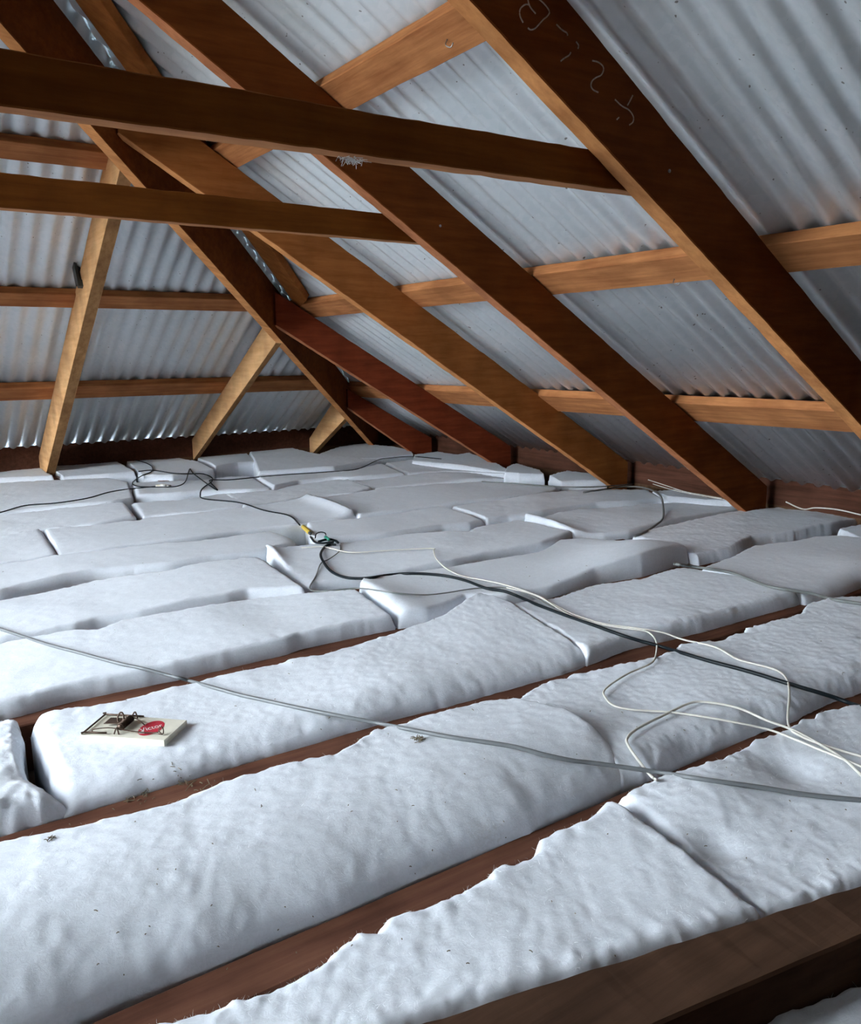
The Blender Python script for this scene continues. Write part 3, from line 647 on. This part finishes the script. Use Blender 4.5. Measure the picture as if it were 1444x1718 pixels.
cable([(563, 914), (549, 914), (538, 928), (542, 942), (556, 959), (580, 969), (615, 970), (649, 965), (694, 962), (746, 966), (781, 974), (815, 987), (850, 993), (900, 1014), (945, 1031), (1002, 1051), (1056, 1070), (1113, 1086), (1183, 1107), (1258, 1127), (1326, 1148), (1390, 1167), (1444, 1186), (1540, 1215)],
      .0044, M['cable_black'], 'thick black cable from the junction to the right edge')
cable([(505, 919), (538, 917), (559, 921), (590, 927), (642, 924), (722, 920), (727, 924), (731, 936), (746, 952), (774, 966), (815, 974), (850, 982), (903, 1000), (932, 1018), (965, 1036), (1015, 1049), (1064, 1056), (1088, 1061), (1101, 1078), (1099, 1103), (1088, 1115), (1051, 1131), (1015, 1156), (1015, 1170), (1030, 1184), (1062, 1191), (1126, 1195), (1201, 1206), (1277, 1221), (1315, 1233), (1371, 1256), (1444, 1286), (1500, 1310)],
      .0021, M['cable_white'], 'thin pale wire that makes a left-hand loop in the middle right', over=.004)
cable([(850, 986), (890, 996), (925, 1012), (960, 1030), (1010, 1046), (1060, 1053), (1111, 1061), (1145, 1073), (1201, 1086), (1239, 1107), (1296, 1122), (1318, 1137), (1324, 1163), (1322, 1216), (1345, 1236), (1390, 1253), (1444, 1269), (1520, 1290)],
      .0023, M['cable_white'], 'white wire bending down sharply at the right above the dent', over=.003)
cable([(1100, 1308), (1092, 1302), (1077, 1284), (1053, 1250), (1054, 1235), (1073, 1220), (1111, 1201), (1156, 1180), (1186, 1178), (1239, 1188), (1284, 1208), (1326, 1223), (1365, 1243), (1416, 1274), (1444, 1300), (1490, 1340)],
      .0024, M['cable_white'], 'white wire arching out of the brown gap round the deep dent', over=.004)
cable([(570, 914), (570, 924), (552, 938), (538, 945), (530, 966), (519, 987), (538, 992), (601, 987), (649, 993), (705, 998), (746, 995), (798, 987), (850, 986), (885, 997), (930, 1020)],
      .0019, M['cable_mid'], 'thin grey flex curling from the junction in front of the black cable')
cable([(503, 881), (485, 865), (442, 856), (401, 843), (343, 837), (336, 829), (340, 819), (355, 808), (355, 801), (340, 795), (320, 795), (291, 794), (256, 789), (232, 791)],
      .0030, M['cable_black'], 'black cable coming up from the yellow sleeve to the far tangle', m=8, smooth=4)
cable([(209, 772), (232, 773), (253, 781), (254, 791), (238, 798), (222, 810), (232, 816), (256, 817), (273, 817), (296, 816), (311, 808), (318, 787), (325, 795), (355, 817), (365, 822), (352, 808), (356, 805), (384, 805), (437, 800), (483, 796), (545, 792), (587, 789), (608, 784), (633, 772), (649, 769), (691, 766), (740, 770)],
      .0028, M['cable_black'], 'black cable looping at the far left then running right to the corner', m=8, smooth=4)
cable([(-80, 880), (0, 860), (42, 848), (94, 844), (146, 836), (181, 826), (212, 821), (262, 816)], .0028, M['cable_black'], 'black cable entering at the left edge below the pale jack rafter', smooth=4)
cable([(1130, 946), (1144, 948), (1186, 954), (1227, 961), (1269, 977), (1300, 986), (1362, 996), (1393, 1005), (1444, 1013), (1530, 1025)], .0045, M['cable_mid'], 'greenish grey cable on the right lying over the smooth batt')
cable([(979, 826), (1025, 819), (1054, 816), (1087, 820), (1108, 832), (1112, 849), (1112, 869), (1101, 880), (1083, 892), (1064, 900)], .0040, M['cable_mid'], 'grey wire hooking down in front of the third rafter foot')
cable([(808, 808), (858, 811), (900, 814), (941, 817), (993, 817), (1029, 815), (1060, 812)], .0032, M['cable_mid'], 'grey wire running level to the third rafter foot')

# eave wires (lying in the air along the eave)
def freewire(pts, X, r, mat, label):
    P = catmull(np.array([onn(q, (1, 0, 0), X) for q in pts]), 8); V, Fc = tube(P, r, 6)
    o = mesh('wire', V, Fc, mat, smooth=True); tag(o, label, 'cable')
freewire([(1087, 805), (1118, 815), (1149, 825), (1175, 830), (1210, 836)], 2.98, .0018, M['cable_white'], 'thin pale wire along the eave between two rafter feet')
freewire([(1095, 812), (1125, 821), (1160, 829), (1215, 838)], 2.97, .0016, M['cable_white'], 'second thin pale wire just below its twin along the eave')
freewire([(1318, 842), (1346, 854), (1368, 852), (1404, 855), (1444, 864), (1500, 878)], 2.93, .0026, M['cable_white'], 'pale wire at the right edge along the eave')

# junction clutter
def blob(name, q, r, mat, parent, el=(1, 1, 1), dz=0.0, n=10):
    c = np.array(q, float); V = []; Fc = []
    for i in range(n+1):
        ph = math.pi*i/n
        for j in range(n): th = 2*math.pi*j/n; V.append(c+np.array([math.sin(ph)*math.cos(th)*el[0], math.sin(ph)*math.sin(th)*el[1], math.cos(ph)*el[2]])*r)
    for i in range(n):
        for j in range(n): Fc.append((i*n+j, (i+1)*n+j, (i+1)*n+(j+1) % n, i*n+(j+1) % n))
    return mesh(name, V, Fc, mat, parent, smooth=True)
j0 = hit((540, 913))
J = empty('cable_junction', j0); tag(J, 'knot of taped cable ends with a green tie, in the middle of the batts', 'cable joint')
def jtube(pts, r, mat, name, dz=.012):
    P = catmull(np.array([hit(q)+np.array([0, 0, dz]) for q in pts]), 5); P[:, 2] = P[:, 2].max()*.6+P[:, 2]*.4
    V, Fc = tube(P, r, 8); return mesh(name, V, Fc, mat, J, smooth=True)
jtube([(521, 908), (528, 915), (540, 917), (560, 915)], .0035, M['cable_black'], 'taped_end')
jtube([(535, 914), (550, 912), (562, 913), (567, 916)], .0045, M['cable_black'], 'taped_end')
jtube([(529, 915), (531, 905), (538, 901), (545, 903), (547, 910)], .0022, M['cable_black'], 'wire_loop', .018)
jtube([(546, 908), (552, 913)], .0055, M['green'], 'green_tie', .016)
sl = empty('cable_sleeve', hit((512, 895))); tag(sl, 'yellow tubular cable sleeve beside the exposed joist hole', 'cable connector')
pa, pb = hit((503, 881))+np.array([0, 0, .006]), hit((520, 908))+np.array([0, 0, .006])
pb[2] = max(pb[2], -.64); 
Ps = np.array([pa*(1-i/12)+pb*i/12 for i in range(13)])
V, Fc = tube(Ps, lambda s: .0085 if .06 < s < .94 else .0055, 12); mesh('sleeve_body', V, Fc, M['yellow'], sl, smooth=True)
V, Fc = tube(Ps[:2]+(pa-pb)*.04, .0062, 10); mesh('end_cap', V, Fc, M['black'], sl, smooth=True)
V, Fc = tube(Ps[-2:]+(pb-pa)*.06, .0062, 10); mesh('end_cap', V, Fc, M['black'], sl, smooth=True)
pc = empty('plug_connector', hit((275, 817))); tag(pc, 'small white plug connector joining black cables at far left', 'cable connector')
pa, pb = hit((262, 817)), hit((286, 817)); pa[2] = pb[2] = max(pa[2], pb[2])+.004
V, Fc = tube(np.array([pa, pa*.65+pb*.35]), .007, 10); mesh('plug_tail', V, Fc, M['trapwood'], pc, smooth=True)
V, Fc = tube(np.array([pa*.65+pb*.35, pa*.35+pb*.65]), .011, 10); mesh('plug_body', V, Fc, M['whiteprint'], pc, smooth=True)
V, Fc = tube(np.array([pa*.35+pb*.65, pb]), .007, 10); mesh('plug_tail', V, Fc, M['nail'], pc, smooth=True)

# ------------------------------------------------------------------ rat trap
def plane_frame():
    zt_ = max(down(onz(q, -.632)) for q in [(160, 1225), (275, 1241), (300, 1212), (190, 1205), (220, 1220)])
    return zt_
tz = plane_frame()-.002
TA, TB, TC, TD = [onz(q, tz+.012) for q in [(134, 1233), (275, 1242), (313, 1208), (176, 1198)]]
eu = (TB-TA); TLn = np.linalg.norm(eu); eu /= TLn
ev = (TC-TB); TWd = .5*(np.linalg.norm(TC-TB)+np.linalg.norm(TD-TA)); ev = ev-eu*(ev@eu)*.6; ev /= np.linalg.norm(ev); ez = np.array([0, 0, 1.])
O0 = TA-ez*.012
def tp(u, v, z=0): return O0+eu*u*TLn+(TB-TA)*0+((TD-TA)*(1-u)+(TC-TB)*u)*v+ez*(.012+z)
trap = empty('rat_trap', O0); tag(trap, 'wooden snap rat trap with a red oval print, lying on a white batt', 'trap')
q = [tp(0, 0, -.012), tp(0, 0), tp(0, 1), tp(0, 1, -.012)]; q2 = [tp(1, 0, -.012), tp(1, 0), tp(1, 1), tp(1, 1, -.012)]
timber('base_board', q, q2, M['trapwood'], None, None, parent=trap, n=6, warp=0, bev=.0006)
def tw(pts, r, name, mat='trapwire', m=4, crv=True):
    P = np.array([tp(*p) for p in pts]); P = catmull(P, m) if crv else P
    V, Fc = tube(P, r, 8); return mesh(name, V, Fc, M[mat], trap, smooth=True)
tw([(.50, .93, .004), (.03, .93, .003), (.03, .93, .003), (.03, .06, .003), (.03, .06, .003), (.30, .07, .004)], .0017, 'hammer_bar', m=3)
tw([(.12, .10, .002), (.13, .12, .007), (.30, .16, .010), (.45, .17, .008), (.62, .18, .005), (.80, .2, .004), (.88, .2, .006)], .0011, 'locking_rod')
tw([(.88, .2, .003), (.93, .2, .003), (.93, .24, .010), (.90, .26, .014), (.88, .22, .008), (.93, .19, .003)], .0010, 'eyelet')
# spring coil
cp = []
for i in range(121):
    a = i/120; an = a*2*math.pi*11; v = .26+.44*a
    cp.append(tp(.41+.055*math.cos(an)*.7, v, .0085+.0065*math.sin(an)))
V, Fc = tube(np.array(cp), .0012, 6); mesh('spring', V, Fc, M['trapwire'], trap, smooth=True)
V, Fc = tube(np.array([tp(.41, .24, .0085), tp(.41, .72, .0085)]), .0055, 10); mesh('spring_rod', V, Fc, M['trapwire'], trap, smooth=True)
tw([(.42, .72, .010), (.52, .62, .010), (.62, .55, .003)], .0010, 'spring_tail')
tw([(.38, .10, .001), (.40, .15, .011), (.44, .10, .001)], .0014, 'staple')
tw([(.36, .88, .001), (.40, .92, .012), (.44, .88, .001)], .0014, 'staple')
q = [tp(.16, .42, .005), tp(.16, .42, .0062), tp(.16, .72, .0062), tp(.16, .72, .005)]; q2 = [tp(.37, .40, .009), tp(.37, .40, .0102), tp(.37, .66, .0102), tp(.37, .66, .009)]
timber('bait_pedal', q, q2, M['trapwire'], None, None, parent=trap, n=3, warp=0, bev=.0002)
lp = [tp(.35+.035*math.sin(a), .50+.10*math.cos(a)*.4, .016+.009*math.cos(a)) for a in np.linspace(0, 2*math.pi, 22)]
V, Fc = tube(np.array(lp), .0016, 6); mesh('bait_loop', V, Fc, M['trapwire'], trap, smooth=True)
# red oval print
cu, cv = .71, .50
V = [tp(cu, cv, .0004)]+[tp(cu+.125*math.cos(a), cv+.36*math.sin(a), .0004) for a in np.linspace(0, 2*math.pi, 41)[:-1]]
print_ = mesh('red_oval_print', V, [(0, 1+i, 1+(i+1) % 40) for i in range(40)], M['red'], trap); print_['label'] = 'red oval print'
fc = bpy.data.curves.new('txt', 'FONT'); fc.body = 'Victor'; fc.size = 1; fc.align_x = 'CENTER'; fc.align_y = 'CENTER'; fo = bpy.data.objects.new('txt', fc); COL.objects.link(fo)
bpy.context.view_layer.update(); me = bpy.data.meshes.new_from_object(fo.evaluated_get(bpy.context.evaluated_depsgraph_get()))
tv = np.array([v.co[:] for v in me.vertices]); tf = [tuple(p.vertices) for p in me.polygons]; bpy.data.objects.remove(fo)
tv = tv/(tv[:, 0].max()-tv[:, 0].min())
ang = 0.75
VV = []
for x, y, z in tv:
    a = x*.038*math.cos(ang)-y*.038*math.sin(ang)*1.5; b = x*.038*math.sin(ang)+y*.038*math.cos(ang)*1.5
    VV.append(tp(cu, cv, .0008)+eu*a+((TC-TB)/np.linalg.norm(TC-TB))*b)
mesh('brand_lettering', VV, tf, M['whiteprint'], trap)
V = [tp(cu-.075, cv-.30, .0008), tp(cu-.005, cv-.27, .0008), tp(cu-.065, cv-.12, .0008)]
mesh('triangle_mark', V, [(0, 1, 2)], M['whiteprint'], trap)

# ------------------------------------------------------------------ black box on the jack rafter
bx = XJ[0]-.004
c0 = onn((140, 472), (1, 0, 0), bx)
bb = empty('black_box', c0); tag(bb, 'small black slotted plastic box stuck on the pale jack rafter', 'box')
Pt = {k: onn(v, (1, 0, 0), bx) for k, v in {'a': (131, 458), 'b': (147, 458), 'c': (153, 486), 'd': (137, 488)}.items()}
# box: long axis a->d, depth towards -X
ax = (Pt['d']-Pt['a']); LB = np.linalg.norm(ax); ax /= LB
WB = np.linalg.norm(Pt['b']-Pt['a'])
dist_ = np.linalg.norm(Pt['a']); WB = 20/F_PX*dist_/math.cos(.6); LB *= 1.12
sd = Rv*math.cos(.6)+Fv*math.sin(.6); sd -= ax*(sd@ax); sd /= np.linalg.norm(sd)
nx = np.cross(sd, ax); nx = nx if nx@Fv < 0 else -nx
o_ = onn((127, 446), (1, 0, 0), bx)-Fv*.03
def bp(l, s_, n_): return o_+ax*l*LB+sd*s_*WB+nx*n_
def bbox(name, l0, l1, s0, s1, n0, n1, mat):
    q = [bp(l0, s0, n0), bp(l0, s0, n1), bp(l0, s1, n1), bp(l0, s1, n0)]; q2 = [bp(l1, s0, n0), bp(l1, s0, n1), bp(l1, s1, n1), bp(l1, s1, n0)]
    timber(name, q, q2, mat, None, None, parent=bb, n=4, warp=0, bev=.0008)
bbox('back_plate', 0, 1, 0, 1, -.02, .006, M['black'])
bbox('side_wall', 0, 1, 0, .16, .006, .019, M['black'])
bbox('side_wall', 0, 1, .84, 1, .006, .019, M['black'])
bbox('end_wall', .9, 1.22, 0, 1, .0, .019, M['black'])
bbox('tan_insert', .02, .9,   .44, .86, .006, .014, M['cork'])

# ------------------------------------------------------------------ chalk marks, nails and fluff on the timbers
CH = [[(884, -6), (888, 10), (898, 23)], [(888, 8), (880, 8), (872, 16), (872, 27), (877, 38)], [(900, -4), (912, 6), (921, 19), (918, 27), (911, 33), (898, 47), (890, 50), (885, 47)],
      [(933, 41), (942, 50), (950, 55), (952, 60)], [(966, 70), (970, 76), (969, 82)], [(957, 88), (954, 93), (946, 98), (940, 103)],
      [(993, 102), (1002, 104), (1010, 110), (1012, 117), (1008, 126), (1000, 130), (993, 136), (991, 144), (995, 151), (1003, 155)],
      [(1031, 167), (1043, 178), (1055, 185), (1062, 196), (1061, 205), (1055, 210)], [(1061, 160), (1056, 170), (1052, 177)], [(1038, 197), (1034, 201)]]
for grp in ((0, 1, 2), (3, 4, 5), (6,), (7, 8, 9)):
    for gi in grp:
        P = catmull(np.array([onn(q, (0, 1, 0), YR[0]+.0002) for q in CH[gi]]), 5)
        V, Fc = tube(P, .0016, 5); ch = mesh('chalk_stroke', V, Fc, M['chalk'], parent=raf[1])
def nail(par, q, n, d, name='nail', bent=True):
    p = onn(q, n, d); nn = -np.array(n, float)
    if nn@ray(q) > 0: nn = -nn
    P = np.array([p, p+nn*.010, p+nn*.016+np.array([.004, .003, -.010 if bent else 0])]) if bent else np.array([p-nn*.001, p+nn*.002])
    V, Fc = tube(catmull(P, 4) if bent else P, .0013 if bent else .004, 7); mesh(name, V, Fc, M['nail'], par, smooth=True)
nail(raf[2], (738, 379), (0, 1, 0), YR[1]+.001, bent=False); nail(raf[1], (1122, 287), (0, 1, 0), YR[0]+.001, bent=False)

def bnail(par, q):
    p = onR(q); P = np.array([p, p+np.array([-.004, 0, -.012]), p+np.array([.002, -.010, -.018]), p+np.array([.004, -.016, -.010])])
    V, Fc = tube(catmull(P, 4), .0014, 7); mesh('bent_nail', V, Fc, M['nail'], par, smooth=True)
bnail(bt_up, (750, 66)); bnail(bt_mid, (1131, 468))
c = onn((592, 266), (0, 1, 0), Y1); VV = []; FF = []
for i in range(120):
    p = c+np.array([rng.normal()*.011, rng.uniform(-.002, .012), rng.uniform(-.003, .002)]); d = rng.normal(size=3)*.006; d[2] = -abs(d[2])*.8; d[1] -= .002
    e = rng.normal(size=3); e /= np.linalg.norm(e); e *= .0007; k = len(VV); VV += [p+e, p-e, p+d-e, p+d+e]; FF.append((k, k+1, k+2, k+3))
tag(mesh('wool_tuft', VV, FF, M['fibre']), 'wisp of white wool snagged under the upper tie beam', 'wool', kind='stuff')

# ------------------------------------------------------------------ debris
def twigs(name, centres, n, spread, label, ln=(.003, .012), mat='twig'):
    VV = []; FF = []
    for q in centres:
        c = hit(q)
        for i in range(n):
            p = c+np.array([rng.normal()*spread, rng.normal()*spread, 0]); p[2] = down(p)+.0012
            a = rng.uniform(0, math.pi); l = rng.uniform(*ln); d = np.array([math.cos(a), math.sin(a), rng.uniform(-.1, .35)])*l
            V, Fc = tube(np.array([p, p+d*.5+np.array([0, 0, .0008]), p+d]), .0006, 5); k = len(VV); VV += list(V); FF += [tuple(x+k for x in f) for f in Fc]
    o = mesh(name, VV, FF, M[mat]); tag(o, label, 'debris', kind='stuff'); return o
twigs('twig_debris', [(702, 1242), (698, 1240), (706, 1244)], 9, .003, 'tiny clump of dry twigs on the largest batt below the grey cable')
twigs('twig_debris', [(84, 1411)], 8, .004, 'small dry twig scrap on the batt at lower left')
twigs('straw_debris', [(350, 1298), (320, 1318), (240, 1335), (225, 1345), (300, 1310)], 10, .010, 'loose straw on the brown joist below the rat trap', ln=(.004, .016))
pts = [(random.uniform(0, 1444), random.uniform(1000, 1640)) for _ in range(110)]+[(random.uniform(0, 1444), random.uniform(820, 1000)) for _ in range(50)]
twigs('dust_speck', pts, 1, .002, 'dark specks of grit scattered over all the white batts', ln=(.001, .005))
